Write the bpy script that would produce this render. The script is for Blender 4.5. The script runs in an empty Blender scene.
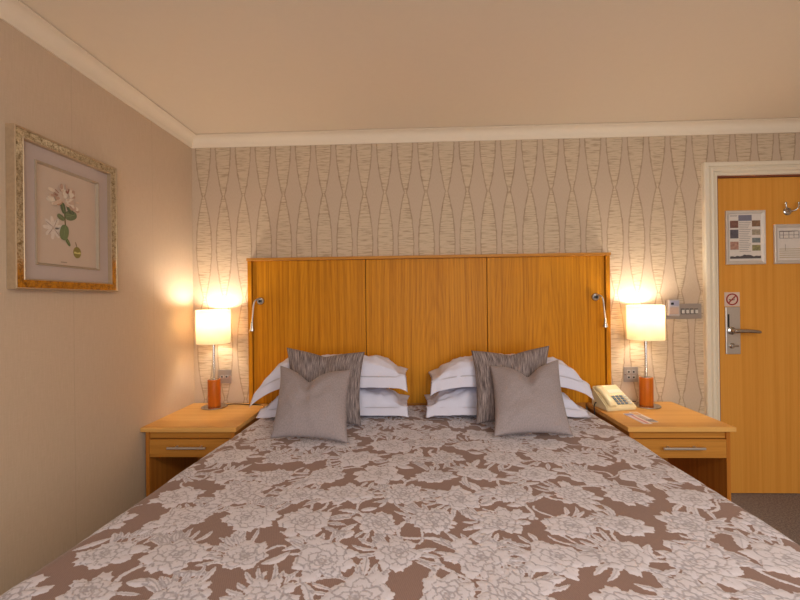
import bpy, bmesh, math, random
import numpy as np
from mathutils import Vector, Matrix, noise

# ------------------------------------------------------------------ camera, light, exposure
scene = bpy.context.scene
COL = scene.collection

cam_d = bpy.data.cameras.new('camera')
cam = bpy.data.objects.new('camera', cam_d); COL.objects.link(cam)
cam_d.sensor_width = 36.0
cam_d.lens = 36.0 * 410.0 / 800.0
cam_d.clip_start = 0.02
YAW, PITCH, ROLL = 0.0361, 0.0011, 0.0121
_R = (Matrix.Rotation(YAW, 4, 'Z') @ Matrix.Rotation(PITCH, 4, 'X') @ Matrix.Rotation(ROLL, 4, 'Y')
      @ Matrix.Rotation(math.pi / 2, 4, 'X'))
cam.matrix_world = Matrix.Translation((1.4369, -2.6121, 1.23)) @ _R
scene.camera = cam

world = bpy.data.worlds.new('world'); scene.world = world; world.use_nodes = True
world.node_tree.nodes['Background'].inputs[0].default_value = (0.75, 0.85, 1.0, 1)
world.node_tree.nodes['Background'].inputs[1].default_value = 0.3

def area(name, loc, rot, sx, sy, power, col):
    l = bpy.data.lights.new(name, 'AREA'); l.shape = 'RECTANGLE'; l.size = sx; l.size_y = sy
    l.energy = power; l.color = col
    o = bpy.data.objects.new(name, l); COL.objects.link(o); o.location = loc; o.rotation_euler = rot
    return o
# daylight entering by the window in the wall behind the camera
area('window_daylight', (2.1, -4.42, 1.35), (math.radians(90), 0, 0), 2.6, 1.5, 46, (0.88, 0.94, 1.0))
# added warm ambient fill below the ceiling, behind the camera; no fixture is modelled
area('ceiling_fill_light', (2.5, -3.3, 2.22), (0, 0, 0), 0.7, 0.7, 34, (1.0, 0.89, 0.74))
LAMP_POWER = 5.4
LAMP_COL = (1.0, 0.95, 0.87)
SHADE_GLOW = 0.05

vs = scene.view_settings
vs.view_transform = 'Standard'; vs.look = 'None'; vs.gamma = 1.0; vs.use_curve_mapping = False
vs.exposure = 0.42
scene.cycles.diffuse_bounces = 6
scene.cycles.max_bounces = 12

# ------------------------------------------------------------------ node helper
def lin(c):
    return tuple(((x / 255 / 12.92) if x / 255 <= .04045 else ((x / 255 + .055) / 1.055) ** 2.4) for x in c) + (1.0,)

class V:
    """a scalar socket with arithmetic"""
    def __init__(s, m, sock): s.m, s.s = m, sock
    def _op(s, op, *a, clamp=False):
        n = s.m.nt.nodes.new('ShaderNodeMath'); n.operation = op; n.use_clamp = clamp
        for i, x in enumerate((s,) + a):
            if isinstance(x, V): s.m.nt.links.new(x.s, n.inputs[i])
            else: n.inputs[i].default_value = x
        return V(s.m, n.outputs[0])
    def __add__(s, o): return s._op('ADD', o)
    __radd__ = __add__
    def __sub__(s, o): return s._op('SUBTRACT', o)
    def __rsub__(s, o): return (s * -1.0) + o
    def __mul__(s, o): return s._op('MULTIPLY', o)
    __rmul__ = __mul__
    def __truediv__(s, o): return s._op('DIVIDE', o)
    def abs(s): return s._op('ABSOLUTE')
    def sin(s): return s._op('SINE')
    def cos(s): return s._op('COSINE')
    def pow(s, e): return s._op('POWER', e)
    def frac(s): return s._op('FRACT')
    def min(s, o): return s._op('MINIMUM', o)
    def max(s, o): return s._op('MAXIMUM', o)
    def pingpong(s, o): return s._op('PINGPONG', o)
    def step(s, a, b):
        n = s.m.nt.nodes.new('ShaderNodeMapRange'); n.interpolation_type = 'SMOOTHSTEP'
        s.m.nt.links.new(s.s, n.inputs[0]); n.inputs[1].default_value = a; n.inputs[2].default_value = b
        return V(s.m, n.outputs[0])

class M:
    def __init__(s, name, rough=.6, metal=0.0, spec=.35):
        s.mat = bpy.data.materials.new(name); s.mat.use_nodes = True
        s.nt = s.mat.node_tree; s.b = s.nt.nodes['Principled BSDF']
        s.b.inputs['Roughness'].default_value = rough; s.b.inputs['Metallic'].default_value = metal
        s.b.inputs['Specular IOR Level'].default_value = spec
        s._tc = None
    def coord(s, which='Object'):
        if s._tc is None: s._tc = s.nt.nodes.new('ShaderNodeTexCoord')
        return s._tc.outputs[which]
    def xyz(s, which='Object'):
        n = s.nt.nodes.new('ShaderNodeSeparateXYZ'); s.nt.links.new(s.coord(which), n.inputs[0])
        return [V(s, n.outputs[i]) for i in range(3)]
    def vec(s, x, y, z):
        n = s.nt.nodes.new('ShaderNodeCombineXYZ')
        for i, v in enumerate((x, y, z)):
            if isinstance(v, V): s.nt.links.new(v.s, n.inputs[i])
            else: n.inputs[i].default_value = v
        return n.outputs[0]
    def noise(s, vec, scale=1.0, detail=2.0, rough=.5):
        n = s.nt.nodes.new('ShaderNodeTexNoise'); s.nt.links.new(vec, n.inputs['Vector'])
        n.inputs['Scale'].default_value = scale; n.inputs['Detail'].default_value = detail
        n.inputs['Roughness'].default_value = rough
        return V(s, n.outputs[0])
    def attr(s, name):
        n = s.nt.nodes.new('ShaderNodeAttribute'); n.attribute_name = name
        return V(s, n.outputs['Fac'])
    def rnd(s):
        n = s.nt.nodes.new('ShaderNodeObjectInfo'); return V(s, n.outputs['Random'])
    def mix(s, f, a, b):
        n = s.nt.nodes.new('ShaderNodeMix'); n.data_type = 'RGBA'
        if isinstance(f, V): s.nt.links.new(f.s, n.inputs[0])
        else: n.inputs[0].default_value = f
        for i, c in ((6, a), (7, b)):
            if isinstance(c, tuple): n.inputs[i].default_value = c
            else: s.nt.links.new(c, n.inputs[i])
        return n.outputs[2]
    def color(s, c):
        if isinstance(c, tuple): s.b.inputs['Base Color'].default_value = c
        else: s.nt.links.new(c, s.b.inputs['Base Color'])
        return s
    def bump(s, h, dist=.001, strength=1.0):
        n = s.nt.nodes.new('ShaderNodeBump'); n.inputs['Distance'].default_value = dist
        n.inputs['Strength'].default_value = strength
        s.nt.links.new(h.s, n.inputs['Height']); s.nt.links.new(n.outputs[0], s.b.inputs['Normal'])
        return s

MAT = {}
def plain(name, rgb, rough=.6, metal=0.0, var=.04, scale=60, spec=.35):
    """a plain colour with a little procedural unevenness"""
    if name in MAT: return MAT[name]
    m = M(name, rough, metal, spec)
    f = m.noise(m.coord(), scale, 2.0)
    c = lin(rgb); d = tuple(x * (1 - var * 2) for x in c[:3]) + (1.0,)
    m.color(m.mix(f, d, tuple(min(1, x * (1 + var)) for x in c[:3]) + (1.0,)))
    MAT[name] = m.mat
    return m.mat

def wood(name, base, dark, along, rings=1.0, rough=.42, pore=.35, freq=62):
    """flat-sawn veneer; grain runs along axis 0, 1 or 2 of the piece"""
    m = M(name, rough, 0, .12)
    c = m.xyz(); r = m.rnd()
    al = c[along]; oth = [c[i] for i in range(3) if i != along]
    a = oth[0] + oth[1] * .8
    ax = a + (r - .5) * .22
    wig = m.noise(m.vec(a * 5.0 + r * 9, al * 1.3 + r * 3.0, 0.0), 1.0, 2.0) - .5
    h = al * .055 + r * .05 + .05
    d = (ax * ax + h * h)._op('SQRT')
    ring = ((d * freq + wig * 3.2) * 6.283).sin() * .5 + .5
    ring = ring.pow(2.5)
    s = a + r * 7.3
    fine = m.noise(m.vec(s * 200, al * 2.2, oth[1] * 60), 1.0, 3.0, .6)
    streak = m.noise(m.vec(s * 40, al * .5, oth[1] * 20), 1.0, 2.0)
    pores = m.noise(m.vec(s * 320, al * 7, oth[1] * 100), 1.0, 1.0).step(.56, .72)
    f = ring * .13 * rings + fine * .55 + streak.step(.35, .72) * .36 - .14
    f = f._op('ADD', pores * pore * .5, clamp=True)
    m.color(m.mix(f, lin(base), lin(dark)))
    m.bump(fine + pores * -.5, .0004, .5)
    MAT[name] = m.mat
    return m.mat

# ------------------------------------------------------------------ mesh helpers
class MB:
    def __init__(s): s.v = []; s.f = []; s.sm = []
    def add(s, v, f, smooth=False):
        o = len(s.v); s.v += [tuple(p) for p in v]; s.f += [tuple(i + o for i in q) for q in f]; s.sm += [smooth] * len(f)
        return s
    def box(s, x0, x1, y0, y1, z0, z1, bev=0.0):
        if bev <= 0:
            v = [(x, y, z) for x in (x0, x1) for y in (y0, y1) for z in (z0, z1)]
            return s.add(v, [(0, 1, 3, 2), (4, 6, 7, 5), (0, 4, 5, 1), (2, 3, 7, 6), (0, 2, 6, 4), (1, 5, 7, 3)])
        bm = bmesh.new(); bmesh.ops.create_cube(bm, size=1)
        for q in bm.verts:
            q.co = Vector(((x0 + x1) / 2 + q.co.x * (x1 - x0), (y0 + y1) / 2 + q.co.y * (y1 - y0), (z0 + z1) / 2 + q.co.z * (z1 - z0)))
        bmesh.ops.bevel(bm, geom=bm.edges[:], offset=bev, segments=2, affect='EDGES', profile=.5)
        return s.frombm(bm)
    def frombm(s, bm, smooth=False):
        bm.verts.index_update()
        s.add([q.co[:] for q in bm.verts], [[q.index for q in f.verts] for f in bm.faces], smooth); bm.free(); return s
    def lathe(s, prof, c=(0, 0, 0), n=32, axis='Z', smooth=True, closed=False):
        """prof: (radius, height) pairs"""
        v = []
        for r, h in prof:
            for k in range(n):
                t = 2 * math.pi * k / n; a, b = r * math.cos(t), r * math.sin(t)
                p = {'Z': (a, b, h), 'Y': (a, h, -b), 'X': (h, a, b)}[axis]
                v.append((p[0] + c[0], p[1] + c[1], p[2] + c[2]))
        f = []
        m = len(prof)
        for i in range(m - 1 + (1 if closed else 0)):
            j = (i + 1) % m
            for k in range(n):
                l = (k + 1) % n
                f.append((i * n + k, i * n + l, j * n + l, j * n + k))
        if not closed:
            f.append(tuple(range(n))[::-1]); f.append(tuple((m - 1) * n + k for k in range(n)))
        return s.add(v, f, smooth)
    def tube(s, pts, r, n=10, r2=None):
        pts = [Vector(p) for p in pts]; m = len(pts); v = []; up = None
        for i, p in enumerate(pts):
            d = (pts[min(i + 1, m - 1)] - pts[max(i - 1, 0)]).normalized()
            if up is None: up = Vector((0, 0, 1)) if abs(d.z) < .9 else Vector((1, 0, 0))
            a = d.cross(up).normalized(); b = a.cross(d).normalized(); up = b
            rr = r if r2 is None else r + (r2 - r) * i / (m - 1)
            for k in range(n):
                t = 2 * math.pi * k / n; v.append((p + a * rr * math.cos(t) + b * rr * math.sin(t))[:])
        f = [(i * n + k, i * n + (k + 1) % n, (i + 1) * n + (k + 1) % n, (i + 1) * n + k) for i in range(m - 1) for k in range(n)]
        f += [tuple(range(n))[::-1], tuple((m - 1) * n + k for k in range(n))]
        return s.add(v, f, True)
    def prism(s, poly, o, ax, ay, n, h):
        """flat polygon (2d points) placed at o with axes ax, ay, extruded by h along n"""
        o, ax, ay, n = Vector(o), Vector(ax), Vector(ay), Vector(n); k = len(poly)
        v = [(o + ax * p[0] + ay * p[1])[:] for p in poly] + [(o + ax * p[0] + ay * p[1] + n * h)[:] for p in poly]
        f = [tuple(range(k))[::-1], tuple(range(k, 2 * k))] + [(i, (i + 1) % k, (i + 1) % k + k, i + k) for i in range(k)]
        return s.add(v, f)
    def build(s, name, mat, parent=None, loc=None, fix=True):
        me = bpy.data.meshes.new(name); me.from_pydata(s.v, [], s.f); me.update()
        if fix:
            bm = bmesh.new(); bm.from_mesh(me); bmesh.ops.recalc_face_normals(bm, faces=bm.faces[:]); bm.to_mesh(me); bm.free()
        me.polygons.foreach_set('use_smooth', s.sm)
        if any(s.sm):
            try: me.set_sharp_from_angle(angle=math.radians(42))
            except Exception: pass
        me.materials.append(mat)
        o = bpy.data.objects.new(name, me); COL.objects.link(o)
        if parent is not None: o.parent = parent
        if loc is not None: o.location = loc
        return o

def tag(o, label, cat, group=None):
    o['label'] = label; o['category'] = cat
    if group: o['group'] = group
    return o
def thing(name, label, cat, loc=(0, 0, 0), rz=0.0, group=None):
    o = bpy.data.objects.new(name, None); COL.objects.link(o); o.empty_display_size = .05
    o.location = loc; o.rotation_euler = (0, 0, rz)
    return tag(o, label, cat, group)
def struct(o, label=None):
    o['kind'] = 'structure'
    if label: o['label'] = label
    return o
def ellipse(a, b, n=16, ph=0.0): return [(a * math.cos(2 * math.pi * k / n + ph), b * math.sin(2 * math.pi * k / n + ph)) for k in range(n)]

# ------------------------------------------------------------------ materials of the setting
def mat_wall_back():
    m = M('patterned_wallpaper', .75, 0, .2)
    x, y, z = m.xyz()
    wob = m.noise(m.vec(x * 55, 0.0, z * 30), 1.0, 3.0, .65) - .5
    dx = ((x - .0095) / .131).frac() - .5
    dx = (dx * .131).abs()
    s = ((z - 1.918) * (math.pi / .656)).sin().abs()
    w = s.pow(.85) * .043 + .0065 + wob * .013
    line = 1.0 - (dx - w).abs().step(.0010, .0060)
    inside = (w - dx).step(-.001, .001)
    st = m.noise(m.vec(x * 11, 0.0, z * 170), 1.0, 3.0, .6).step(.48, .64)
    thr = m.noise(m.vec(x * 420, 0.0, z * 60), 1.0, 2.0)
    cloud = m.noise(m.vec(x * 9, 0.0, z * 30), 1.0, 2.0)
    base = m.mix(thr, lin((186, 163, 138)), lin((206, 183, 158)))
    ins = m.mix(st, lin((208, 186, 156)), lin((170, 146, 118)))
    c = m.mix(inside * .85, base, ins)
    c = m.mix(line * (cloud * .9 + .05), c, lin((134, 106, 78)))
    m.color(c); m.bump(thr * .4 + st * inside + line, .0006, .6)
    return m.mat
def mat_wall_plain():
    m = M('woven_wallpaper', .8, 0, .2)
    x, y, z = m.xyz()
    a = x + y
    warp = m.noise(m.vec(a * 260, 0.0, z * 14), 1.0, 3.0, .6)
    weft = m.noise(m.vec(a * 30, 0.0, z * 300), 1.0, 2.0)
    seam = 1.0 - (((a + .405) / .53 + .5).frac() - .5).abs().step(.0015, .006)
    f = warp * .65 + weft * .35
    c = m.mix(f, lin((188, 164, 138)), lin((214, 192, 166)))
    c = m.mix(seam * .12, c, lin((110, 92, 76)))
    m.color(c); m.bump(f, .0006, .6)
    return m.mat
def mat_carpet():
    m = M('grey_carpet', .95, 0, .1)
    x, y, z = m.xyz()
    f = m.noise(m.vec(x * 110, y * 110, 0.0), 1.0, 3.0, .7)
    g = m.noise(m.vec(x * 420, y * 420, 0.0), 1.0, 1.0)
    m.color(m.mix((f * .6 + g * .4).step(.3, .7), lin((98, 86, 80)), lin((170, 154, 146))))
    m.bump(f + g, .004, 1.0)
    return m.mat
W_BACK, W_PLAIN, CARPET = mat_wall_back(), mat_wall_plain(), mat_carpet()
CEIL = plain('ceiling_paint', (230, 214, 190), .85, var=.01, scale=30)
CREAM = plain('cream_gloss_paint', (228, 214, 190), .4, var=.02)
OAK = wood('oak_veneer', (216, 144, 30), (142, 76, 2), 2, 1.0, .42, .5)
OAKH = wood('oak_veneer_horizontal', (200, 138, 62), (152, 92, 30), 0, .6)
OAKT = wood('oak_table_top', (222, 170, 98), (196, 136, 64), 0, .5, .38)
OAKV = wood('oak_side', (196, 126, 52), (150, 84, 26), 2, .6)
DOORW = wood('beech_door_veneer', (220, 154, 68), (196, 124, 42), 2, .3, .5, .2)
CHROME = plain('brushed_chrome', (196, 192, 188), .22, 1.0, .03)
STEEL = plain('satin_steel', (206, 200, 194), .36, .75, .05, 200)
PLATE = plain('satin_switch_plate', (168, 156, 146), .38, .5, .05, 150)
DARK = plain('dark_plastic', (34, 30, 28), .5)

# ------------------------------------------------------------------ the room
CEIL_Z = 2.30
RX, FY = 5.0, -4.5
DX0, DX1, DZ1 = 3.313, 4.075, 1.978
struct(MB().box(0, RX, FY, .3, -.1, 0).build('floor', CARPET), 'dark grey brown speckled carpet')
struct(MB().box(-.12, RX + .12, FY - .12, .12, CEIL_Z, CEIL_Z + .1).build('ceiling', CEIL), 'plain pale ceiling')
struct(MB().box(-.12, 0, FY, .12, 0, CEIL_Z).build('wall_left', W_PLAIN), 'plain beige woven wallpaper wall')
b = MB(); b.box(0, DX0, 0, .12, 0, CEIL_Z); b.box(DX0, DX1, 0, .12, DZ1, CEIL_Z); b.box(DX1, RX, 0, .12, 0, CEIL_Z)
struct(b.build('wall_back', W_BACK), 'taupe wallpaper wall with columns of wavy hourglass lines')
struct(MB().box(RX, RX + .12, FY, .12, 0, CEIL_Z).build('wall_right', W_PLAIN))
b = MB(); b.box(0, .8, FY - .12, FY, 0, CEIL_Z); b.box(3.4, RX, FY - .12, FY, 0, CEIL_Z)
b.box(.8, 3.4, FY - .12, FY, 0, .6); b.box(.8, 3.4, FY - .12, FY, 2.1, CEIL_Z)
struct(b.build('wall_front', W_PLAIN))

# plaster cove along the ceiling
COVE = [(0, -.066), (.007, -.066), (.0075, -.061)]
for k in range(0, 9):
    t = math.radians(90 * k / 8)
    COVE.append((.0085 + .0485 * (1 - math.cos(t)), -.0585 + .0485 * math.sin(t)))
COVE += [(.060, -.0090), (.068, -.0085), (.068, -.0040), (.060, -.0036), (.060, 0), (0, 0)]
def cove_run(name, label, pts):
    """pts: function (out) -> list of corner points (x, y) for a run offset by out"""
    b = MB(); n = len(COVE); ring = []
    for out, dz in COVE: ring.append([(x, y, CEIL_Z + dz) for x, y in pts(out)])
    m = len(ring[0]); v = [ring[i][j] for j in range(m) for i in range(n)]
    f = [(j * n + i, j * n + (i + 1) % n, (j + 1) * n + (i + 1) % n, (j + 1) * n + i) for j in range(m - 1) for i in range(n)]
    f += [tuple(range(n)), tuple((m - 1) * n + i for i in range(n))]
    b.add(v, f, True)
    return struct(b.build(name, CEIL), label)
cove_run('trim_1', 'cream plaster cove above the patterned wall', lambda o: [(o, -o), (RX - o, -o)])
cove_run('trim_2', 'cream plaster cove above the plain left wall', lambda o: [(o, -o), (o, FY + o)])

# skirting
struct(MB().box(0, .014, FY, 0, 0, .09, .003).build('baseboard_left', CREAM))
struct(MB().box(.014, 3.222, -.014, 0, 0, .09, .003).build('baseboard_back', CREAM))

# door surround: moulded architrave mitred at the corners
PROF = [(0, 0), (0, .024), (.004, .029), (.024, .029), (.028, .024), (.030, .016), (.036, .015), (.042, .024), (.054, .026), (.060, .020), (.063, .010), (.072, .008), (.076, .015), (.084, .015), (.088, .010), (.088, -.012), (.08, -.012), (.08, 0)]
n = len(PROF); v = []; f = []
X0, X1, ZT = DX0 - .088, DX1 + .088, DZ1 + .079
for pts in (lambda w: (X0 + w, 0.001), lambda w: (X0 + w, ZT - w * .9), lambda w: (X1 - w, ZT - w * .9), lambda w: (X1 - w, .001)):
    for w, d in PROF: q = pts(w); v.append((q[0], -d, q[1]))
for j in range(3):
    for i in range(n): f.append((j * n + i, j * n + (i + 1) % n, (j + 1) * n + (i + 1) % n, (j + 1) * n + i))
f += [tuple(range(n)), tuple(3 * n + i for i in range(n))]
struct(MB().add(v, f).build('trim_3', CREAM), 'cream moulded door surround')
b = MB(); b.box(DX0 - .002, DX0 + .012, .002, .12, 0, DZ1); b.box(DX1 - .012, DX1 + .002, .002, .12, 0, DZ1); b.box(DX0 + .012, DX1 - .012, .002, .12, DZ1 - .010, DZ1 + .002)
struct(b.build('trim_4', plain('red_brown_lining', (128, 70, 44), .5)), 'reddish brown door lining')

# the door with its lock
door = thing('door_1', 'orange beech room door with lever lock and notices', 'door', (DX0, 0, 0)); del door['category']; struct(door)
MB().box(.014, .750, .012, .056, .006, DZ1 - .012, .002).build('door_leaf', DOORW, door)
lx = .050; LZ0, LZ1 = .872, 1.165
lp = MB().box(lx, lx + .088, .002, .012, LZ0, LZ1, .003).build('lock_plate', STEEL, door)
b = MB(); b.lathe([(.0, .002), (.024, .002), (.024, -.006), (.018, -.010), (.012, -.012), (.011, -.045), (0, -.045)], (lx + .030, 0, 1.018), 20, 'Y')
b.tube([(lx + .018, -.043, 1.018), (lx + .04, -.050, 1.019), (lx + .09, -.052, 1.019), (lx + .150, -.050, 1.014), (lx + .165, -.044, 1.011)], .0135, 12, .011)
b.build('handle', CHROME, lp)
b = MB(); b.lathe([(0, .002), (.017, .002), (.017, -.004), (.013, -.008), (0, -.008)], (lx + .034, 0, .925), 20, 'Y'); b.box(lx + .018, lx + .062, -.022, -.008, .919, .931, .003)
b.build('thumbturn', CHROME, lp)
MB().box(lx + .012, lx + .020, -.0005, .0025, 1.04, 1.12).build('card_slot', DARK, lp)
for k in range(3): MB().box(DX1 - DX0 - .016, DX1 - DX0 - .004, -.004, .012, .25 + .75 * k, .35 + .75 * k).build('hinge', STEEL, door)

# no smoking sticker above the lock
st = thing('no_smoking_sticker', 'square white no smoking sticker above the door lock', 'sticker', (DX0 + .096, .012, 1.212))
MB().box(-.046, .046, -.0012, 0, -.044, .044).build('backing', plain('sticker_white', (214, 186, 168), .6), st)
ringv = []; RED = plain('sign_red', (150, 38, 30), .6)
b = MB(); b.lathe([(.029, -.0012), (.029, -.0022), (.037, -.0022), (.037, -.0012)], (0, 0, 0), 32, 'Y', True, True)
c45 = math.cos(math.pi / 4)
b.prism([(-.031, -.0035), (.031, -.0035), (.031, .0035), (-.031, .0035)], (0, -.0012, 0), (c45, 0, c45), (-c45, 0, c45), (0, -1, 0), .0012)
b.build('prohibition_ring', RED, st)
b = MB(); b.box(-.020, .008, -.002, -.001, -.006, .000); b.box(.010, .014, -.002, -.001, -.006, .000)
b.tube([(.012, -.0016, .003), (.016, -.0016, .007), (.012, -.0016, .011), (.017, -.0016, .016)], .0012, 6)
b.build('cigarette_symbol', DARK, st)

# framed notices on the door
FRAME = plain('pale_silver_frame', (204, 192, 180), .35, .15)
PAPER = plain('notice_paper', (216, 204, 192), .7)
INK = plain('grey_print', (128, 116, 110), .7)
def rect(name, mat, par, x0, x1, z0, z1, h=.0006, y=-.004): return MB().box(x0, x1, y - h, y, z0, z1).build(name, mat, par)
def notice(label, x0, x1, z0, z1, fw):
    t = thing('notice_frame', label, 'notice', ((x0 + x1) / 2, .012, z0)); w = (x1 - x0) / 2; h = z1 - z0
    b = MB(); pr = [(0, 0), (0, .010), (.004, .013), (fw - .008, .010), (fw, .004), (fw, 0)]; k = len(pr); v = []
    for sx, sz in ((-1, 0), (1, 0), (1, 1), (-1, 1)):
        for wd, d in pr: v.append((sx * (w - wd), -d, (h - wd) if sz else wd))
    f = [(j * k + i, j * k + (i + 1) % k, ((j + 1) % 4) * k + (i + 1) % k, ((j + 1) % 4) * k + i) for j in range(4) for i in range(k)]
    b.add(v, f).build('frame', FRAME, t)
    MB().box(-w + fw - .004, w - fw + .004, -.004, 0, fw - .004, h - fw + .004).build('sheet', PAPER, t)
    return t, w - fw, fw, h - fw
t, w, z0, z1 = notice('portrait silver framed notice with small photographs beside plan on door', 3.372, 3.610, 1.428, 1.762, .022)
H = z1 - z0
rect('header_picture', plain('print_slate_blue', (120, 116, 128), .6), t, -.040, .040, z1 - .042, z1 - .006)
for k, (z, h, c) in enumerate(((.205, .045, (132, 92, 78)), (.140, .055, (100, 92, 98)), (.070, .050, (182, 136, 116)))):
    rect('photograph', plain('print_left_%d' % k, c, .6, 0, .35, 70), t, -w + .006, -w + .056, z0 + z, z0 + z + h)
for k, (z, h, c) in enumerate(((.212, .038, (138, 104, 78)), (.160, .034, (168, 152, 128)), (.112, .030, (128, 134, 132)), (.062, .036, (150, 140, 96)))):
    rect('photograph', plain('print_right_%d' % k, c, .6, 0, .35, 70), t, w - .056, w - .006, z0 + z, z0 + z + h)
for k in range(17):
    rect('text_line', INK, t, -.036, .034 - .016 * ((k * 7) % 4) / 3, z0 + .058 + k * .0112, z0 + .0605 + k * .0112)
rect('text_line', INK, t, -w + .006, -w + .05, z1 - .012, z1 - .008)
sky = [(-w + .004, 0), (w - .004, 0), (w - .004, .017)]
for k in range(12): sky.append((w - .004 - (2 * w - .008) * (k + 1) / 13, .015 + .010 * math.exp(-((k - 5) / 1.8) ** 2) + .003 * math.sin(k * 2.3)))
sky.append((-w + .004, .014))
MB().prism(sky, (0, -.004, z0 + .014), (1, 0, 0), (0, 0, 1), (0, -1, 0), .0006).build('skyline_band', plain('print_dark', (84, 76, 76), .6), t)
t, w, z0, z1 = notice('landscape silver framed floor plan notice below the coat hook', 3.663, 3.985, 1.428, 1.672, .022)
for k in range(2): rect('text_line', INK, t, -w + .010, -w + .010 + .11 - .03 * k, z1 - .010 - .004 * k - .01, z1 - .008 - .004 * k - .01)
b = MB()
for x in (0, .022, .055, .085, .115): b.box(-w + .012 + x, -w + .0145 + x, -.0046, -.004, z0 + .135, z0 + .178)
for z in (.135, .155, .178): b.box(-w + .012, -w + .129, -.0046, -.004, z0 + z, z0 + z + .0025)
b.build('floor_plan', plain('plan_line', (104, 92, 88), .7), t)
MB().box(-w + .045, -w + .047, -.0046, -.004, z0 + .06, z0 + .10).build('plan_mark', INK, t)
for k in range(5): rect('text_line', plain('ochre_print', (176, 152, 108), .7), t, -w + .010, w - .02 - .03 * (k % 3), z0 + .016 + k * .013, z0 + .0195 + k * .013)

# coat hook
t = thing('coat_hook', 'small chrome double coat hook on the door', 'hook', (3.748, .012, 1.752))
MB().lathe([(0, 0), (.024, 0), (.024, -.004), (.019, -.008), (0, -.010)], (0, 0, 0), 24, 'Y').build('rosette', CHROME, t)
for s in (-1, 1):
    b = MB(); b.tube([(s * .004, -.008, .002), (s * .012, -.020, -.002), (s * .026, -.032, .004), (s * .036, -.036, .020), (s * .038, -.036, .042)], .0055, 10, .004)
    b.lathe([(0, -.006), (.005, -.005), (.007, 0), (.005, .005), (0, .006)], (s * .038, -.036, .045), 12)
    b.build('prong', CHROME, t)

# ------------------------------------------------------------------ headboard
hb = thing('headboard', 'wide oak headboard of three veneer panels fixed behind the bed', 'headboard', (.382, 0, 0))
HW, HT, HY = 2.2515, 1.5086, -.066
for x0, x1, lab in ((.030, .745, 0), (.749, 1.502, 1), (1.506, HW - .030, 2)):
    MB().box(x0 - (x0 + x1) / 2, x1 - (x0 + x1) / 2, -.046, 0, -.473, .43, .0015).build('panel', OAK, hb, ((x0 + x1) / 2, -.001, HT - .018 - .4305))
for x0 in (0, HW - .026): MB().box(-.013, .013, -.058, 0, -.452, .452, .002).build('stile', OAK, hb, (x0 + .013, -.001, HT - .0185 - .452))
MB().box(-HW / 2 - .003, HW / 2 + .003, HY, 0, 0, .018, .002).build('top_rail', OAKH, hb, (HW / 2, -.001, HT - .018))
MB().box(.15, HW - .15, -.04, 0, .25, .64).build('back_board', OAKV, hb, (0, -.001, 0))

# reading lights on the headboard
def reading_light(label, x, tip, sgn):
    t = thing('reading_light', label, 'reading light', (x, -.0474, 1.237), 0, 'reading lights on the headboard')
    MB().lathe([(0, 0), (.024, 0), (.024, -.010), (.021, -.014), (0, -.014)], (0, 0, 0), 28, 'Y').build('wall_mount', CHROME, t)
    MB().lathe([(0, -.013), (.0085, -.013), (.0085, -.028), (0, -.028)], (0, 0, -.002), 16, 'Y').build('switch_knob', DARK, t)
    tx, ty, tz = tip[0] - x, tip[1] + .047, tip[2] - 1.237
    P = [Vector((0, -.012, .008)), Vector((sgn * .006, -.045, .012)), Vector((tx * .55, -.068, -.012)), Vector((tx * .85, ty, tz * .45)), Vector((tx, ty, tz + .052))]
    pts = []
    for i in range(len(P) - 1):
        p0, p1, p2, p3 = P[max(i - 1, 0)], P[i], P[i + 1], P[min(i + 2, len(P) - 1)]
        for k in range(6):
            u = k / 6
            pts.append(.5 * ((2 * p1) + (p2 - p0) * u + (2 * p0 - 5 * p1 + 4 * p2 - p3) * u * u + (3 * p1 - p0 - 3 * p2 + p3) * u ** 3))
    pts.append(P[-1])
    MB().tube(pts, .0042, 10).build('flexible_arm', STEEL, t)
    hd = MB().lathe([(0, .056), (.006, .056), (.008, .045), (.010, .025), (.015, .006), (.015, 0), (.011, 0), (.008, .012), (0, .012)], (tx, ty, tz), 20).build('lamp_head', CHROME, t)
    MB().lathe([(0, .002), (.0105, .002), (.0105, .006), (0, .006)], (tx, ty, tz), 16).build('lens', plain('frosted_lens', (230, 226, 214), .3), hd)
reading_light('chrome bendy reading light at left end of headboard', .463, (.430, -.112, 1.052), -1)
reading_light('chrome bendy reading light at right end of headboard near telephone', 2.545, (2.576, -.112, 1.055), 1)

# ------------------------------------------------------------------ wall plates
def socket(label, x, z, w, h, cols, rows):
    t = thing('wall_socket', label, 'wall socket', (x, 0, z), 0, 'phone sockets above the bedside tables')
    pl = MB().box(-w / 2, w / 2, -.007, 0, -h / 2, h / 2, .002).build('plate', PLATE, t)
    for i in range(cols):
        for j in range(rows):
            cx, cz = (i - (cols - 1) / 2) * .030, (j - (rows - 1) / 2) * .034
            m = MB().box(cx - .011, cx + .011, -.009, -.006, cz - .011, cz + .011, .001).build('module', plain('module_grey', (176, 168, 160), .5), t)
            MB().box(cx - .005, cx + .005, -.0096, -.0085, cz - .006, cz + .004).build('jack', DARK, m)
    for s in (-1, 1): MB().lathe([(0, -.006), (.003, -.006), (.003, -.0082), (0, -.0085)], (s * w * .42, 0, 0), 10, 'Y').build('screw', CHROME, t)
socket('square metal socket plate behind the lamp in the left corner', .202, .752, .088, .088, 2, 1)
socket('square metal socket plate with four jacks beside telephone and lamp', 2.778, .752, .088, .094, 2, 2)

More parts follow.
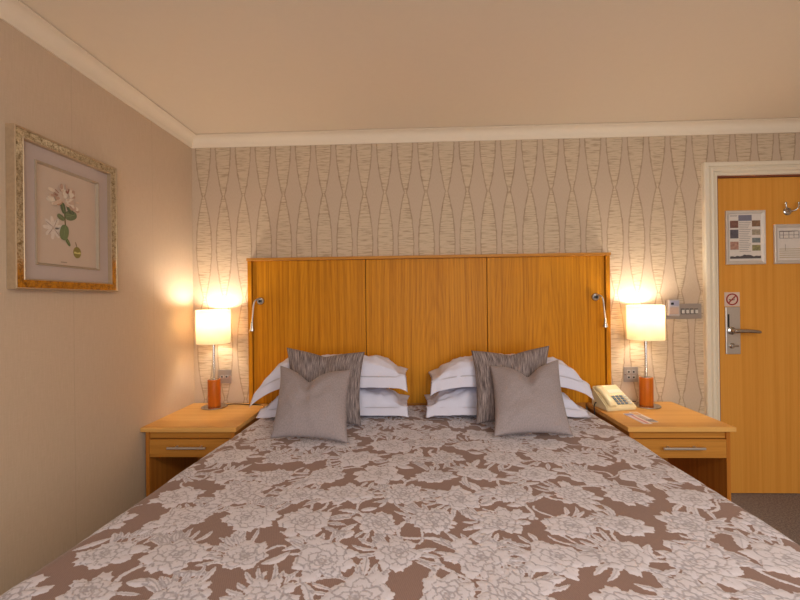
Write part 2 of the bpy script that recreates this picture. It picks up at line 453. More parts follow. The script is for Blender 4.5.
t = thing('switch_plate', 'wide metal light switch plate between lamp and door surround', 'light switch', (3.098, 0, 1.1415))
MB().box(-.112, .112, -.008, 0, -.0465, .0465, .002).build('plate', PLATE, t)
for k in range(4):
    m = MB().box(-.013 + k * .027, .009 + k * .027, -.010, -.007, -.018, .018, .001).build('switch_bay', plain('switch_bay_grey', (112, 104, 98), .5), t)
    MB().box(-.009 + k * .027, .005 + k * .027, -.016, -.009, -.013, .009, .002).build('rocker', plain('rocker_light', (214, 206, 196), .35), m)
t = thing('key_card_switch', 'small key card holder over left end of the switch plate', 'card switch', (3.028, -.0085, 1.165))
MB().box(-.034, .034, -.026, 0, -.052, .050, .004).build('housing', plain('card_silver', (190, 182, 180), .4, .3), t)
MB().box(-.028, .028, -.029, -.025, .010, .044, .002).build('card_window', plain('card_window_blue', (168, 168, 186), .3), t)
MB().box(-.020, -.004, -.0305, -.028, .018, .032).build('indicator', DARK, t)
MB().box(-.027, .027, -.0285, -.025, -.040, .002, .002).build('key_card', plain('card_pink_beige', (190, 164, 148), .5), t)

# ------------------------------------------------------------------ framed botanical print on the left wall
def mat_mirror():
    m = M('antique_mirror', .16, 1.0)
    x, y, z = m.xyz()
    a = m.noise(m.coord(), 60, 4.0, .7); c = m.noise(m.coord(), 170, 2.0, .6)
    f = (a * .65 + c * .35).step(.34, .62)
    m.color(m.mix(f, lin((150, 134, 104)), lin((236, 228, 208))))
    rr = f * -.16 + .26; m.nt.links.new(rr.s, m.b.inputs['Roughness'])
    m.bump(c, .0005, .25)
    return m.mat
MIRROR = mat_mirror(); GILT = plain('champagne_gilt', (188, 162, 130), .4, .4, .1, 90)
pic = thing('framed_print', 'botanical flower print in antiqued silver gilt frame on left wall', 'picture', (0, -.969, 1.287))
PW, PH = .2495, .584                     # half width, height; x is out from the wall
def ring_frame(name, mat, par, y0, z0, prof):
    """frame of half width y0 and inset z0, prof = (inset, out)"""
    k = len(prof); v = []
    for sy, sz in ((-1, 0), (1, 0), (1, 1), (-1, 1)):
        for wd, d in prof: v.append((d, sy * (y0 - wd), (PH - z0 - wd) if sz else z0 + wd))
    f = [(j * k + i, j * k + (i + 1) % k, ((j + 1) % 4) * k + (i + 1) % k, ((j + 1) % 4) * k + i) for j in range(4) for i in range(k)]
    return MB().add(v, f).build(name, mat, par)
ring_frame('outer_frame', GILT, pic, PW, 0, [(0, .001), (0, .034), (.003, .036), (.006, .034), (.006, .001)])
for j, (A, B) in enumerate((((-1, 0), (1, 0)), ((1, 0), (1, 1)), ((1, 1), (-1, 1)), ((-1, 1), (-1, 0)))):
    pr = [(.006, .031), (.034, .031), (.034, .012), (.006, .012)]; v = []
    for sy, sz in (A, B):
        for wd, d in pr: v.append((d, sy * (PW - wd), (PH - wd) if sz else wd))
    k = len(pr); f = [(i, (i + 1) % k, (i + 1) % k + k, i + k) for i in range(k)] + [tuple(range(k)), tuple(range(k, 2 * k))]
    MB().add(v, f).build('mirror_strip', MIRROR, pic)
ring_frame('inner_bead', GILT, pic, PW - .034, .034, [(0, .012), (0, .031), (.002, .033), (.005, .031), (.006, .012)])
MATB = plain('lilac_mount_board', (186, 168, 158), .8, var=.02); MATB2 = plain('cream_mount_bevel', (170, 150, 126), .7)
ring_frame('mount', MATB, pic, PW - .040, .040, [(0, .006), (0, .016), (.054, .016), (.054, .006)])
ring_frame('mount_bevel', MATB2, pic, PW - .094, .094, [(0, .006), (0, .020), (.004, .021), (.010, .010), (.010, .006)])
MB().box(.002, .010, -PW + .040, PW - .040, .040, PH - .040).build('print_sheet', plain('print_paper', (196, 174, 154), .8, var=.03, scale=12), pic)
def flat(name, rgb, poly, y, z, rot, lift=0.0, label=None):
    c, s = math.cos(rot), math.sin(rot)
    o = MB().prism(poly, (.010 + lift, y + .969, z - 1.287), (0, c, s), (0, -s, c), (1, 0, 0), .0008).build(name, plain('print_%d_%d_%d' % rgb, rgb, .8, 0, .1, 160), pic)
    if label: o['label'] = label
    return o
def petal(l, w, n=10): return [(l * (1 - math.cos(math.pi * k / n)) / 2, w * math.sin(math.pi * k / n) ** .8) for k in range(n + 1)] + [(l * (1 - math.cos(math.pi * k / n)) / 2, -w * math.sin(math.pi * k / n) ** .8) for k in range(n - 1, 0, -1)]
rs = random.Random(4)
for k in range(54):
    a = rs.uniform(-.6, math.pi + .6); r = rs.uniform(.006, .060)
    col = ((220, 200, 176), (206, 178, 154), (184, 148, 126), (222, 206, 184), (200, 168, 146))[k % 5]
    flat('petal', col, petal(rs.uniform(.020, .032), rs.uniform(.004, .008)), -.992 + r * math.cos(a) * 1.0, 1.652 + r * math.sin(a) * .85, a + rs.uniform(-.7, .7), .0001 * k)
for k in range(14):
    a = rs.uniform(0, math.pi); flat('stamen', (166, 112, 90), petal(.022, .0014, 4), -.992 + .028 * math.cos(a), 1.66 + .030 * math.sin(a), a, .0028)
flat('stem', (112, 100, 62), [(-.0022, 0), (.0022, 0), (.003, .06), (.0035, .15), (-.0015, .15), (-.002, .06)], -.980, 1.488, 0.06)
for y, z, r, l, w, c in ((-.985, 1.60, .1, .055, .015, (98, 102, 76)), (-.985, 1.588, .35, .060, .019, (112, 118, 84)), (-.975, 1.640, -.9, .046, .012, (92, 96, 72)),
                         (-1.0, 1.635, 2.9, .042, .009, (96, 104, 66)), (-.99, 1.575, 2.7, .036, .011, (114, 120, 84)), (-.985, 1.555, -1.75, .064, .021, (114, 124, 82)),
                         (-.99, 1.60, 1.8, .046, .011, (96, 102, 72)), (-.985, 1.505, -1.0, .040, .007, (96, 108, 64))):
    lk = .001 + .0004 * abs(r)
    flat('leaf', c, petal(l, w), y, z, r, lk)
    flat('leaf_vein', (136, 144, 98), petal(l * .9, .0010, 4), y, z, r, lk + .0006)
for k in range(9):
    a = k * .72 + .3; flat('pale_petal', (216, 200, 184), petal(.040, .008), -1.040 + .006 * math.cos(a), 1.534 + .006 * math.sin(a), a, .0004 * (k % 2))
    if k % 2: flat('petal_outline', (160, 134, 116), petal(.034, .001, 4), -1.040 + .006 * math.cos(a), 1.534 + .006 * math.sin(a), a + .15, .0016)
flat('fruit', (140, 126, 66), ellipse(.020, .024), -.926, 1.449, 0); flat('fruit_half', (204, 192, 122), [(-.018, 0), (.018, 0), (.014, .008), (0, .004), (-.014, .008)], -.926, 1.444, 0, .001)
flat('fruit_stalk', (122, 104, 70), petal(.024, .0015, 4), -.928, 1.470, 1.9, .001)
flat('caption', (150, 134, 120), [(-.014, -.002), (.014, -.002), (.014, .002), (-.014, .002)], -.992, 1.402, 0)

# ------------------------------------------------------------------ bedside tables
def bedside_table(label, x0, x1):
    w = x1 - x0; hw = w / 2; T = .584
    t = thing('bedside_table', label, 'bedside table', (x0 + hw, 0, 0), 0, 'oak bedside tables')
    MB().box(-hw, hw, -.530, -.016, T - .024, T, .003).build('table_top', OAKT, t)
    for s in (-1, 1):
        xa, xb = sorted((s * (hw - .016), s * (hw - .036)))
        MB().box(xa, xb, -.512, -.018, 0, T - .024, .0015).build('side_panel', OAKV, t)
    iw = hw - .036
    MB().box(-iw, iw, -.036, -.020, .03, T - .024).build('back_panel', OAKV, t)
    MB().box(-iw, iw, -.500, -.036, .040, .058, .001).build('lower_shelf', OAKH, t)
    MB().box(-iw, iw, -.503, -.470, .522, T - .024, .001).build('front_rail', OAKH, t)
    d = MB().box(-iw + .003, iw - .003, -.516, -.497, .426, .519, .002).build('drawer', OAKH, t)
    b = MB(); b.tube([(-.100, -.548, .484), (.100, -.548, .484)], .0062, 12)
    for s in (-1, 1): b.tube([(s * .064, -.512, .484), (s * .064, -.548, .484)], .0045, 10)
    b.build('handle', STEEL, d)
    b = MB(); b.box(-iw + .012, -iw + .024, -.497, -.06, .436, .51); b.box(iw - .024, iw - .012, -.497, -.06, .436, .51); b.box(-iw + .024, iw - .024, -.497, -.06, .430, .440); b.box(-iw + .024, iw - .024, -.075, -.06, .44, .505)
    b.build('drawer_box', OAKV, d)
    return t
bedside_table('oak bedside table against the left wall with lamp only', .001, .508)
bedside_table('oak bedside table near the door holding telephone and leaflets', 2.490, 3.016)

# ------------------------------------------------------------------ table lamps
def mat_shade():
    m = M('cream_lamp_shade', .8, 0, .1)
    nt = m.nt; out = nt.nodes['Material Output']
    x, y, z = m.xyz()
    f = m.noise(m.vec(x * 300, y * 300, z * 40), 1.0, 2.0)
    c = m.mix(f, (0.78, .67, .49, 1), (.88, .78, .60, 1))
    d = nt.nodes.new('ShaderNodeBsdfDiffuse'); tr = nt.nodes.new('ShaderNodeBsdfTranslucent'); e = nt.nodes.new('ShaderNodeEmission')
    for n_ in (d, tr): nt.links.new(c, n_.inputs['Color'])
    e.inputs[0].default_value = (1.0, .80, .52, 1); e.inputs[1].default_value = SHADE_GLOW
    mx = nt.nodes.new('ShaderNodeMixShader'); mx.inputs[0].default_value = .40
    nt.links.new(d.outputs[0], mx.inputs[1]); nt.links.new(tr.outputs[0], mx.inputs[2])
    ad = nt.nodes.new('ShaderNodeAddShader'); nt.links.new(mx.outputs[0], ad.inputs[0]); nt.links.new(e.outputs[0], ad.inputs[1])
    nt.links.new(ad.outputs[0], out.inputs['Surface'])
    return m.mat
def mat_bulb():
    m = M('glowing_bulb', .4); m.b.inputs['Emission Color'].default_value = (1, .74, .42, 1); m.b.inputs['Emission Strength'].default_value = 30
    return m.mat
SHADE, BULB = mat_shade(), mat_bulb()
LWOOD = wood('reddish_cherry_wood', (206, 112, 34), (160, 74, 16), 2, .4, .3)
TZ = .584
def table_lamp(label, x, y, cord, dx=0.0):
    t = thing('table_lamp', label, 'table lamp', (x, y, TZ), 0, 'table lamps on the bedside tables')
    MB().lathe([(0, 0), (.074, 0), (.076, .003), (.074, .007), (.010, .009), (0, .009)], n=40).build('foot_disc', CHROME, t)
    MB().lathe([(0, .009), (.0365, .009), (.0372, .011), (.0372, .170), (.036, .172), (0, .172)], n=36).build('wooden_column', LWOOD, t)
    MB().lathe([(0, .172), (.030, .172), (.030, .175), (.010, .176), (.0075, .179), (.0075, .43), (0, .43)], n=20).build('pole', CHROME, t)
    sh = MB().lathe([(.0985, .396), (.0995, .600), (.0980, .600), (.0970, .396)], n=56, closed=True).build('shade', SHADE, t)
    b = MB()
    for k in range(3):
        a = k * 2.094 + .5; b.tube([(.012 * math.cos(a), .012 * math.sin(a), .425), (.097 * math.cos(a), .097 * math.sin(a), .412)], .0016, 6)
    b.build('shade_carrier', STEEL, sh)
    MB().lathe([(0, .43), (.016, .43), (.017, .462), (.024, .485), (.024, .490), (0, .490)], n=18).build('bulb_holder', plain('holder_white', (214, 206, 190), .5), t)
    MB().lathe([(0, .489), (.012, .490), (.018, .496), (.020, .503), (.012, .507), (0, .508)], n=18).build('bulb', BULB, t)
    MB().tube(cord, .0028, 8).build('cord', DARK, t)
    l = bpy.data.lights.new('bulb_light', 'POINT'); l.energy = LAMP_POWER; l.color = LAMP_COL; l.shadow_soft_size = .034
    o = bpy.data.objects.new('bulb_light', l); COL.objects.link(o); o.parent = t; o.location = (0, 0, .542)
    return t
table_lamp('lit table lamp with cream drum shade in the left corner', .190, -.118,
           [(.055, .045, .0035), (.09, .066, .0032), (.14, .062, .0032), (.18, .048, .0032), (.24, .046, .0032), (.285, .034, .0032), (.308, .0, .0032)])
table_lamp('lit table lamp with cream drum shade beside telephone', 2.806, -.122,
           [(-.05, .05, .0035), (-.066, .075, .0032), (-.05, .096, .0032), (-.01, .100, .0032)])

# ------------------------------------------------------------------ telephone
t = thing('telephone', 'cream push button desk telephone on the bedside table', 'telephone', (2.597, -.153, TZ), .22)
PHC = plain('cream_phone_plastic', (232, 214, 168), .35, var=.015); PHS = plain('phone_side_plastic', (206, 184, 138), .4)
bm = bmesh.new()
L, W2 = .076, .096
pv = [bm.verts.new(p) for p in ((-W2, -L, .001), (W2, -L, .001), (W2 - .006, L, .001), (-W2 + .006, L, .001), (-W2, -L, .024), (W2, -L, .024), (W2 - .016, L, .120), (-W2 + .012, L, .120))]
for q in ((0, 1, 5, 4), (1, 2, 6, 5), (2, 3, 7, 6), (3, 0, 4, 7), (4, 5, 6, 7), (3, 2, 1, 0)): bm.faces.new([pv[i] for i in q])
bmesh.ops.bevel(bm, geom=bm.edges[:], offset=.006, segments=3, affect='EDGES')
MB().frombm(bm, True).build('body', PHC, t)
sl = Vector((0, 2 * L, .096)).normalized(); nn = Vector((0, -sl.z, sl.y))
def on_face(a, c, h): return Vector((a, -L, .024)) + sl * c + nn * h
b = MB()
hp = [on_face(-.058, .002 + .0145 * k, .004 + .005 * math.cos((k - 5.5) / 5.5 * 1.4)) for k in range(12)]
v = []
for i, c in enumerate(hp):
    wd = .027 - .006 * math.sin(math.pi * i / 11) if 0 < i < 11 else .020
    for k in range(16):
        a = 2 * math.pi * k / 16; ca, sa = math.cos(a), math.sin(a)
        v.append((c + Vector((math.copysign(abs(ca) ** .6, ca) * wd, 0, 0)) + nn * (math.copysign(abs(sa) ** .6, sa) * (.013 if 0 < i < 11 else .009)))[:])
f = [(i * 16 + k, i * 16 + (k + 1) % 16, (i + 1) * 16 + (k + 1) % 16, (i + 1) * 16 + k) for i in range(11) for k in range(16)] + [tuple(range(16)), tuple(11 * 16 + k for k in range(16))]
b.add(v, f, True).build('handset', PHC, t)
kb = MB()
bx_ = lambda a0, a1, c0, c1, h0, h1, mb: mb.add([on_face(a, c, h)[:] for a in (a0, a1) for c in (c0, c1) for h in (h0, h1)], [(0, 1, 3, 2), (4, 6, 7, 5), (0, 4, 5, 1), (2, 3, 7, 6), (0, 2, 6, 4), (1, 5, 7, 3)])
bx_(-.022, .080, .012, .090, -.001, .0015, kb).build('keypad_panel', PHS, t)
KEY = plain('blue_grey_key', (96, 112, 128), .5); KEY2 = plain('pale_key', (222, 220, 206), .5)
for i in range(4):
    for j in range(4):
        bx_(-.017 + i * .025, -.001 + i * .025, .017 + j * .018, .029 + j * .018, .001, .0055, MB()).build('key', KEY if i < 3 else KEY2, t)
bx_(-.016, .074, .108, .135, -.001, .002, MB()).build('name_strip', plain('name_strip', (236, 226, 200), .3), t)
b = MB()
pts = [(-.088, .03, .03), (-.100, .026, .026), (-.114, .016, .012), (-.1195, .004, -.03), (-.1200, -.004, -.08), (-.1195, -.002, -.14), (-.118, .006, -.20)]
b.tube(pts, .0028, 8).build('cord', DARK, t)

# leaflets
def leaflet(label, x, y, rz, w, h, z, mat, stripes):
    t = thing('leaflet', label, 'leaflet', (x, y, z), rz, 'leaflets beside the telephone')
    MB().box(-w / 2, w / 2, -h / 2, h / 2, 0, .0018).build('sheet', mat, t)
    for x0, x1, y0, y1, rgb in stripes:
        MB().box(x0 * w / 2, x1 * w / 2, y0 * h / 2, y1 * h / 2, .0018, .0024).build('print_block', plain('leaflet_%d_%d_%d' % rgb, rgb, .4), t)
WH = plain('leaflet_white', (226, 218, 214), .4)
leaflet('white leaflet with pink stripe nearer the bed on right bedside table', 2.613, -.382, .05, .046, .190, TZ + .0005, WH,
        ((-.95, -.35, -.95, .55, (226, 208, 214)), (-.1, .45, -.95, .7, (204, 128, 146)), (-.9, .9, .6, .95, (150, 150, 196))))
leaflet('grey and orange leaflet further from the bed on right bedside table', 2.661, -.352, .06, .044, .190, TZ + .0005, WH,
        ((-.9, .9, -.95, -.5, (128, 124, 134)), (-.9, .2, -.4, .3, (178, 160, 156)), (-.9, .6, .4, .9, (208, 160, 110))))

# ------------------------------------------------------------------ bed
bed = thing('bed', 'king size divan bed hidden under the floral bedspread', 'bed', (1.49, -1.04, 0))
MB().box(-.90, .90, -.98, .97, .05, .30, .02).build('divan_base', plain('divan_fabric', (150, 132, 116), .9), bed)
MB().box(-.90, .90, -.98, .97, .302, .545, .04).build('mattress', plain('mattress_ticking', (226, 220, 212), .9), bed)
for sx in (-1, 1):
    for sy in (-1, 1): MB().lathe([(0, 0), (.022, 0), (.026, .05), (0, .05)], (sx * .8, sy * .85, 0), 14).build('foot', DARK, bed)

# bedspread: one draped cloth, floral damask carried as distance fields
STEP = .0037
XL, XR, YH, YF = .505, 2.470, -.075, -2.07
ZB = .577; RAD = .055; DROP = .47
Wt = XR - XL - 2 * RAD; arc = RAD * math.pi / 2
half = Wt / 2 + arc + DROP - RAD
S = np.arange(-half, half + STEP, STEP)
Lt = (YH - YF) - RAD
Tm = np.arange(0, Lt + arc + DROP - RAD, STEP)
def bend(q, flat_len):
    """arc length past centre -> (out, down)"""
    a = np.clip((q - flat_len) / RAD, 0, math.pi / 2)
    out = np.minimum(q, flat_len) + RAD * np.sin(a)
    down = RAD * (1 - np.cos(a)) + np.maximum(0, q - flat_len - arc)
    return out, down
ns, nt_ = len(S), len(Tm)
SS, TT = np.meshgrid(S, Tm, indexing='ij')

rng = np.random.RandomState(7)
F = np.full(SS.shape, -.03); LN = np.full(SS.shape, .02)      # F: inside the motif, LN: distance to the nearest drawn line
def window(cx, cy, R):
    i0, i1 = np.searchsorted(S, [cx - R, cx + R]); j0, j1 = np.searchsorted(Tm, [cy - R, cy + R])
    return (slice(i0, i1), slice(j0, j1)) if i1 > i0 + 2 and j1 > j0 + 2 else None
def stamp(sl, d, veins=None):
    """d: signed distance (inside > 0) of a shape laid over what is there"""
    f = F[sl]; l = LN[sl]
    ins = d > 0
    nl = np.where(f > 0, d, np.maximum(d, .02))
    if veins is not None: nl = np.minimum(nl, veins)
    l[ins] = nl[ins]
    rim = (d <= 0) & (d > -.004) & (f > 0)
    l[rim] = np.minimum(l, -d)[rim]
    F[sl] = np.maximum(f, d)
def petal_d(x, y, px, py, rot, ra, rb, k, ph, amp):
    c, s = math.cos(rot), math.sin(rot); dx, dy = x - px, y - py
    A, B = dx * c + dy * s, -dx * s + dy * c
    a, b_ = A / ra, B / rb
    r = np.sqrt(a * a + b_ * b_) + 1e-6; th = np.arctan2(b_, a)
    lim = 1 + amp * np.sin(k * th + ph) + amp * .6 * np.sin((2 * k + 1) * th + ph * 1.7)
    return (lim - r) * min(ra, rb), A, B
def flower(cx, cy, R, rot):
    sl = window(cx, cy, R * 1.5)
    if sl is None: return
    x, y = SS[sl] - cx, TT[sl] - cy
    sq = rng.uniform(.72, .95)
    c, s = math.cos(rot), math.sin(rot); x, y = x * c + y * s, (-x * s + y * c) / sq
    ox, oy = rng.uniform(-.16, .16, 2) * R                      # the heart sits a little off centre
    if rng.rand() < .5: rings = ((rng.randint(10, 14), .70, .36, .22), (rng.randint(8, 11), .48, .32, .21), (rng.randint(6, 9), .29, .26, .18), (rng.randint(4, 6), .13, .18, .13), (2, .04, .10, .09))
    else: rings = ((rng.randint(6, 9), .60, .42, .34), (rng.randint(6, 8), .40, .34, .26), (rng.randint(4, 6), .22, .24, .20), (3, .10, .15, .12), (2, .04, .09, .08))
    for ring, (n, rc, ra, rb) in enumerate(rings):
        o = rng.uniform(0, 6.28); w = ring / 4.0
        for k in rng.permutation(n):
            a = o + 2 * math.pi * k / n + rng.uniform(-.18, .18); j = rng.uniform(.78, 1.18); pr = R * ra * rng.uniform(.85, 1.2)
            d, A, B = petal_d(x, y, ox * w + R * rc * j * math.cos(a), oy * w + R * rc * j * math.sin(a), a + rng.uniform(-.35, .35), pr, R * rb * rng.uniform(.8, 1.25), rng.randint(4, 9), rng.uniform(0, 6), rng.uniform(.05, .12))
            v = np.where(A < pr * .35, np.abs(B - .12 * A) + .0010, .02)
            if ring < 2 and rng.rand() < .6: v = np.minimum(v, np.where(np.abs(A) < pr * .4, np.abs(np.abs(B) - R * rb * .5) + .0014, .02))
            stamp(sl, d, v)
def leaf(cx, cy, l, w, rot, curl, teeth):
    sl = window(cx, cy, l * .75)
    if sl is None: return
    x, y = SS[sl] - cx, TT[sl] - cy
    c, s = math.cos(rot), math.sin(rot); a, b_ = x * c + y * s, -x * s + y * c
    u = np.clip(a / l + .5, 0, 1); b_ = b_ - curl * l * np.sin(math.pi * u)
    prof = w * np.sin(math.pi * np.clip(u, 0, 1)) ** .75 * (1 + teeth * np.abs(np.sin(u * 17)) - teeth * .5)
    d = np.minimum(prof - np.abs(b_), (l / 2 - np.abs(a)))
    stamp(sl, d, np.abs(b_) + .0006)
def tendril(cx, cy, l, rot, amp, wd):
    sl = window(cx, cy, l * .75)
    if sl is None: return
    x, y = SS[sl] - cx, TT[sl] - cy
    c, s = math.cos(rot), math.sin(rot); a, b_ = x * c + y * s, -x * s + y * c
    u = a / l + .5
    d = np.minimum(wd * (1 - .5 * np.clip(u, 0, 1)) - np.abs(b_ - amp * np.sin(u * 5.5)) * .75, (l / 2 - np.abs(a)))
    stamp(sl, d)
P = .188
k = 0
FL = []
for i in range(-9, 10):
    for j in range(-1, 16):
        cx = i * P + (P / 2 if j % 2 else 0) + rng.uniform(-.022, .022); cy = j * P * .86 + rng.uniform(-.020, .020) + .03
        FL.append((cx, cy, P * rng.uniform(.35, .51)))
for cx, cy, R in FL:
    for _ in range(2): tendril(cx + rng.uniform(-.09, .09), cy + rng.uniform(-.09, .09), rng.uniform(.10, .17), rng.uniform(0, 6.28), rng.uniform(.008, .02), rng.uniform(.004, .0065))
for _ in range(1400):
    i, j = rng.randint(6, ns - 6), rng.randint(6, nt_ - 6)
    if F[i, j] > -.002: continue
    near = min((S[i] - a) ** 2 + (Tm[j] - b_) ** 2 - R * R for a, b_, R in FL)
    if near < 0 or rng.rand() < .35: continue
    leaf(S[i], Tm[j], rng.uniform(.05, .115), rng.uniform(.009, .019), rng.uniform(0, 6.28), rng.uniform(-.12, .12), rng.uniform(0, .35))
for cx, cy, R in FL:                                            # feathery fronds behind the blooms
    for _ in range(rng.randint(1, 3)):
        a0 = rng.uniform(0, 6.28)
        for q_ in range(rng.randint(4, 7)):
            a = a0 + (q_ - 2.5) * rng.uniform(.20, .30); l = rng.uniform(.045, .085); r0 = R * .85 + l * .35
            leaf(cx + r0 * math.cos(a), cy + r0 * math.sin(a), l, rng.uniform(.0055, .009), a, rng.uniform(-.12, .12), .2)
for cx, cy, R in FL: flower(cx, cy, R, rng.uniform(0, 6.28))

# drape
Xo, Dx = bend(np.abs(S), Wt / 2); Yo, Dy = bend(Tm, Lt)
XX = np.sign(SS) * Xo[:, None] + (XL + XR) / 2
YY = YH - Yo[None, :] + 0 * SS
dn = np.maximum(Dx[:, None], Dy[None, :])
ZZ = ZB - dn
# slight skew of the cover's left edge, soft undulation, folds on the hanging sides
XX = XX + np.where(SS < 0, (.022 + .046 * (YY + .25)) * np.clip(-SS / 1.0, 0, 1) ** 2, 0)
und = .0035 * np.sin(XX * 5.1 + 1.3 * np.sin(YY * 3.2)) * np.sin(YY * 4.3 + .8) + .0016 * np.sin(XX * 17 + YY * 6) * np.sin(YY * 15 - XX * 4)
top = np.clip(1 - dn / .05, 0, 1)
ZZ = ZZ + und * top
hang = np.clip((dn - .08) / .3, 0, 1)
XX = XX + np.sign(SS) * hang * (Dx[:, None] > .06) * np.where(YY < -.56, (.012 * np.sin(YY * 21) + .016), -.004)
YY = YY - hang * (Dy[None, :] > .06) * (.014 * np.sin(XX * 19) + .015)
puff = np.clip(F / .010, 0, 1); puff = puff * puff * (3 - 2 * puff)
ZZ = ZZ + .0016 * puff * top
me = bpy.data.meshes.new('bedspread')
co = np.stack([XX, YY, ZZ], -1).reshape(-1, 3).astype(np.float32)
me.vertices.add(len(co)); me.vertices.foreach_set('co', co.ravel())
ii, jj = np.meshgrid(np.arange(ns - 1), np.arange(nt_ - 1), indexing='ij'); q = (ii * nt_ + jj).ravel()
quads = np.stack([q, q + 1, q + nt_ + 1, q + nt_], -1).astype(np.int32)
me.loops.add(quads.size); me.loops.foreach_set('vertex_index', quads.ravel())
me.polygons.add(len(quads)); me.polygons.foreach_set('loop_start', np.arange(0, quads.size, 4, dtype=np.int32))
try: me.polygons.foreach_set('loop_total', np.full(len(quads), 4, dtype=np.int32))
except Exception: pass
me.polygons.foreach_set('use_smooth', np.ones(len(quads), dtype=bool))
me.update(calc_edges=True)
for nm, arr in (('flower', F), ('line', LN)):
    at = me.attributes.new(nm, 'FLOAT', 'POINT'); at.data.foreach_set('value', arr.astype(np.float32).ravel())
m = M('floral_damask', .7, 0, .25)
fl = m.attr('flower'); ln = m.attr('line')
x, y, z = m.xyz()
rag = m.noise(m.vec(x * 105, y * 105, z * 105), 1.0, 3.0, .65) - .5
weave = m.noise(m.vec(x * 500, y * 90, z * 90), 1.0, 2.0)
rib = ((x * 1.0 + y * .35) * 1300).sin() * .5 + .5
inside = (fl + rag * .010).step(-.0009, .0009)
ground = m.mix(weave * .7 + rib * .3, lin((120, 93, 84)), lin((150, 122, 113)))
pet = m.mix(weave, lin((200, 195, 204)), lin((217, 211, 220)))
lines = 1.0 - (ln + rag * .003).step(.0008, .0034)
pet = m.mix(lines * .62, pet, lin((128, 120, 128)))
m.color(m.mix(inside, ground, pet))
m.b.inputs['Sheen Weight'].default_value = .15
m.bump(inside * 1.0 + weave * .35 - lines * .8, .0012, .55)
me.materials.append(m.mat)
bs = bpy.data.objects.new('bedspread', me); COL.objects.link(bs)
tag(bs, 'taupe and pale grey floral damask bedspread draped over the bed', 'bedspread')

# ------------------------------------------------------------------ pillows and cushions
def fabric(name, a, b_, fx, fy, thr=None, bumpd=.0006):
    m = M(name, .85, 0, .15)
    x, y, z = m.xyz('UV')
    w1 = m.noise(m.vec(x * fx, y * fy, 0.0), 1.0, 3.0, .65)
    w2 = m.noise(m.vec(x * fy * 1.3, y * fx * .7, 4.0), 1.0, 2.0)
    f = w1 * .7 + w2 * .3 if thr is None else w1.step(*thr)
    m.color(m.mix(f, lin(a), lin(b_))); m.bump(w1 * .6 + w2 * .4, bumpd, .5)
    m.b.inputs['Sheen Weight'].default_value = .1
    return m.mat
COTTON = fabric('white_cotton', (206, 203, 217), (218, 215, 229), 90, 90, None, .0003)
LINEN = fabric('taupe_linen', (112, 102, 103), (178, 164, 163), 70, 45)
STRIPE = fabric('striated_weave', (76, 66, 66), (168, 152, 148), 120, 5.0, (.34, .68), .0010)

def soft(name, mat, fn, nu, nv, parent=None):
    """closed soft body: fn(u, v, side) -> point, u and v in -1..1, side +1 front / -1 back; both sides meet at the seam"""
    us = [-math.cos(math.pi * k / nu) * .35 + (-1 + 2 * k / nu) * .65 for k in range(nu + 1)]
    vs_ = [-math.cos(math.pi * k / nv) * .35 + (-1 + 2 * k / nv) * .65 for k in range(nv + 1)]
    idx = {}; v = []; uv = []; f = []
    for side in (1, -1):
        for i, u in enumerate(us):
            for j, w in enumerate(vs_):
                rim = i in (0, nu) or j in (0, nv)
                if side == -1 and rim: idx[(side, i, j)] = idx[(1, i, j)]; continue
                idx[(side, i, j)] = len(v); v.append(tuple(fn(u, w, side))); uv.append((u * .5 + .5, w * .5 + .5))
        for i in range(nu):
            for j in range(nv):
                q = [idx[(side, i, j)], idx[(side, i + 1, j)], idx[(side, i + 1, j + 1)], idx[(side, i, j + 1)]]
                f.append(tuple(q if side == 1 else q[::-1]))
    me = bpy.data.meshes.new(name); me.from_pydata(v, [], f); me.update()
    ul = me.uv_layers.new(name='UVMap')
    li = np.empty(len(me.loops), dtype=np.int32); me.loops.foreach_get('vertex_index', li)
    ul.data.foreach_set('uv', np.array(uv, dtype=np.float32)[li].ravel())
    me.polygons.foreach_set('use_smooth', [True] * len(f)); me.materials.append(mat)
    o = bpy.data.objects.new(name, me); COL.objects.link(o)
    if parent is not None: o.parent = parent
    return o

def nz(p, s, k=0.0): return noise.noise(Vector((p[0] * s + k, p[1] * s + k * 1.7, p[2] * s - k)))

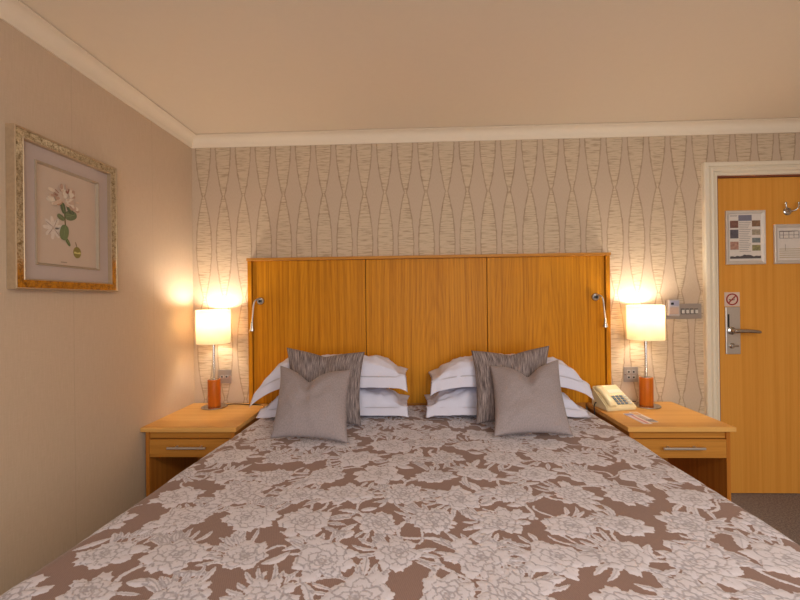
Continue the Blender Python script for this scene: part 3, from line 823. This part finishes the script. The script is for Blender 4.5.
def pillow(label, cx, cy, zs, a, d, up, down, dl, dr, seed, fl_drop, fl_out):
    """Oxford pillow lying flat: a half length, d half depth, zs height of its seam; the front border hangs down"""
    FA, FD = .048 / a, .060 / d
    def fn(u, v, side):
        vb = 1 - FD if v < 0 else 1 - .03 / d
        bu = min(1, abs(u) / (1 - FA)); bv = min(1, abs(v) / vb)
        th = ((1 - bu ** 3.0) * (1 - bv ** 2.6)) ** .52
        x = a * u * (1 - .03 * (1 - v * v)); y = d * v * (1 - .03 * (1 - u * u))
        wr = .016 * nz((u * 2, v * 2, side), 1.6, seed) + .011 * nz((u * 5, v * 3, side), 1.7, seed + 3) - .012 * abs(nz((u * 7, v * 1.6, side), 1.5, seed + 5)) + .010 * abs(nz((u * 3, v * 5, side), 1.2, seed + 6))
        z = (up * th if side > 0 else -down * th ** .6) + wr * min(1, th * 3) * (1 if side > 0 else .35)
        q = min(1, max(0, (-v - (1 - FD)) / FD)) if v < 0 else 0
        e0 = min(1, max(0, (abs(u) - (1 - FA)) / FA))
        y += (1 - fl_out) * .060 * q + .016 * max(0, .55 + 1.3 * nz((u * 3.5, 0, 5), 1.6, seed)) * math.exp(-((v + 1 - FD) / .07) ** 2) * (side > 0)
        z -= fl_drop * (q ** .8) + .010 * e0
        y += (.009 * nz((u * 4, 0, 1), 1.9, seed + 7) + .004 * nz((u * 11, 0, 2), 1.9, seed + 8)) * q
        fl = max(q, e0)
        z += (.0022 * side if fl < 1 else 0) + .012 * nz((u * 3, v * 2.4, 0), 2.3, seed + 9) * e0
        e = max(0, abs(u) - .55) / .45
        z -= (dl if u < 0 else dr) * e ** 1.6
        z = max(z + zs, .592) if side > 0 else max(z + zs, .588)
        return (x + cx, y + cy, z)
    o = soft('pillow', COTTON, fn, 64, 44)
    tag(o, label, 'pillow', 'white pillows stacked against the headboard')
    return o
pillow('lower white pillow of the left stack, flat on the bedspread', .972, -.240, .648, .426, .165, .082, .050, .02, .0, 1.3, .050, .45)
pillow('upper white pillow of the left stack, behind striped cushion', .952, -.240, .824, .440, .165, .086, .066, .100, .006, 5.1, .074, .40)
pillow('lower white pillow of the right stack, flat on the bedspread', 1.935, -.240, .648, .448, .165, .082, .050, .0, .03, 8.7, .050, .45)
pillow('upper white pillow of the right stack, behind striped cushion', 1.955, -.240, .825, .442, .165, .078, .066, .034, .060, 12.4, .074, .40)

def cushion(label, BL, BR, TL, TR, H, mat, chop, seed, pinch=.05, group=None, off=0.0):
    BL, BR, TL, TR = map(Vector, (BL, BR, TL, TR))
    nrm = ((BR - BL) + (TR - TL)).cross((TL - BL) + (TR - BR)).normalized()
    upv = ((TL - BL) + (TR - BR)).normalized()
    def fn(u, v, side):
        s, t_ = (u + 1) / 2, (v + 1) / 2
        uu = u * (1 - pinch * (1 - v * v)) ; vv = v * (1 - pinch * (1 - u * u))
        s, t_ = (uu + 1) / 2, (vv + 1) / 2
        p = (BL * (1 - s) + BR * s) * (1 - t_) + (TL * (1 - s) + TR * s) * t_
        th = ((1 - abs(u) ** 2.3) * (1 - abs(v) ** 2.3)) ** .55
        ch = math.exp(-(abs(u - off) / .36) ** 1.35) * max(0, t_ - .15) ** 1.5
        p -= upv * chop * ch
        dent = 1 - (.55 * math.exp(-((u - off) / .16) ** 2) * max(0, t_ - .35) / .65 if chop > 0 else 0)
        wr = .010 * nz((u * 2.0, v * 2.0, side), 1.3, seed) + .0035 * nz((u * 5, v * 5, side), 1.4, seed + 2)
        p += nrm * ((H if side > 0 else -.4 * H) * th * dent + wr * th * (1 if side > 0 else .2))
        if p.z < .592: p.z = .592 + (p.z - .592) * .05
        return p
    o = soft('cushion', mat, fn, 48, 48)
    tag(o, label, 'cushion', group)
    return o
cushion('dark striped cushion leaning on the left pillow stack', (.764, -.470, .592), (1.156, -.530, .592), (.714, -.335, .974), (1.156, -.345, .948), .065, STRIPE, .035, 2.2, .085, 'striped cushions on the bed')
cushion('plain taupe cushion with a dented top in front of left pillows', (.752, -.715, .592), (1.130, -.780, .592), (.728, -.485, .898), (1.110, -.530, .880), .070, LINEN, .100, 6.6, .085, 'plain taupe cushions on the bed', -.12)
cushion('dark striped cushion leaning on the right pillow stack', (1.742, -.500, .592), (2.112, -.480, .592), (1.744, -.335, .950), (2.168, -.345, .974), .065, STRIPE, .035, 9.4, .085, 'striped cushions on the bed')
cushion('plain taupe cushion with a dented top in front of right pillows', (1.796, -.690, .592), (2.164, -.680, .592), (1.826, -.440, .884), (2.178, -.455, .916), .070, LINEN, .100, 11.8, .085, 'plain taupe cushions on the bed', .05)
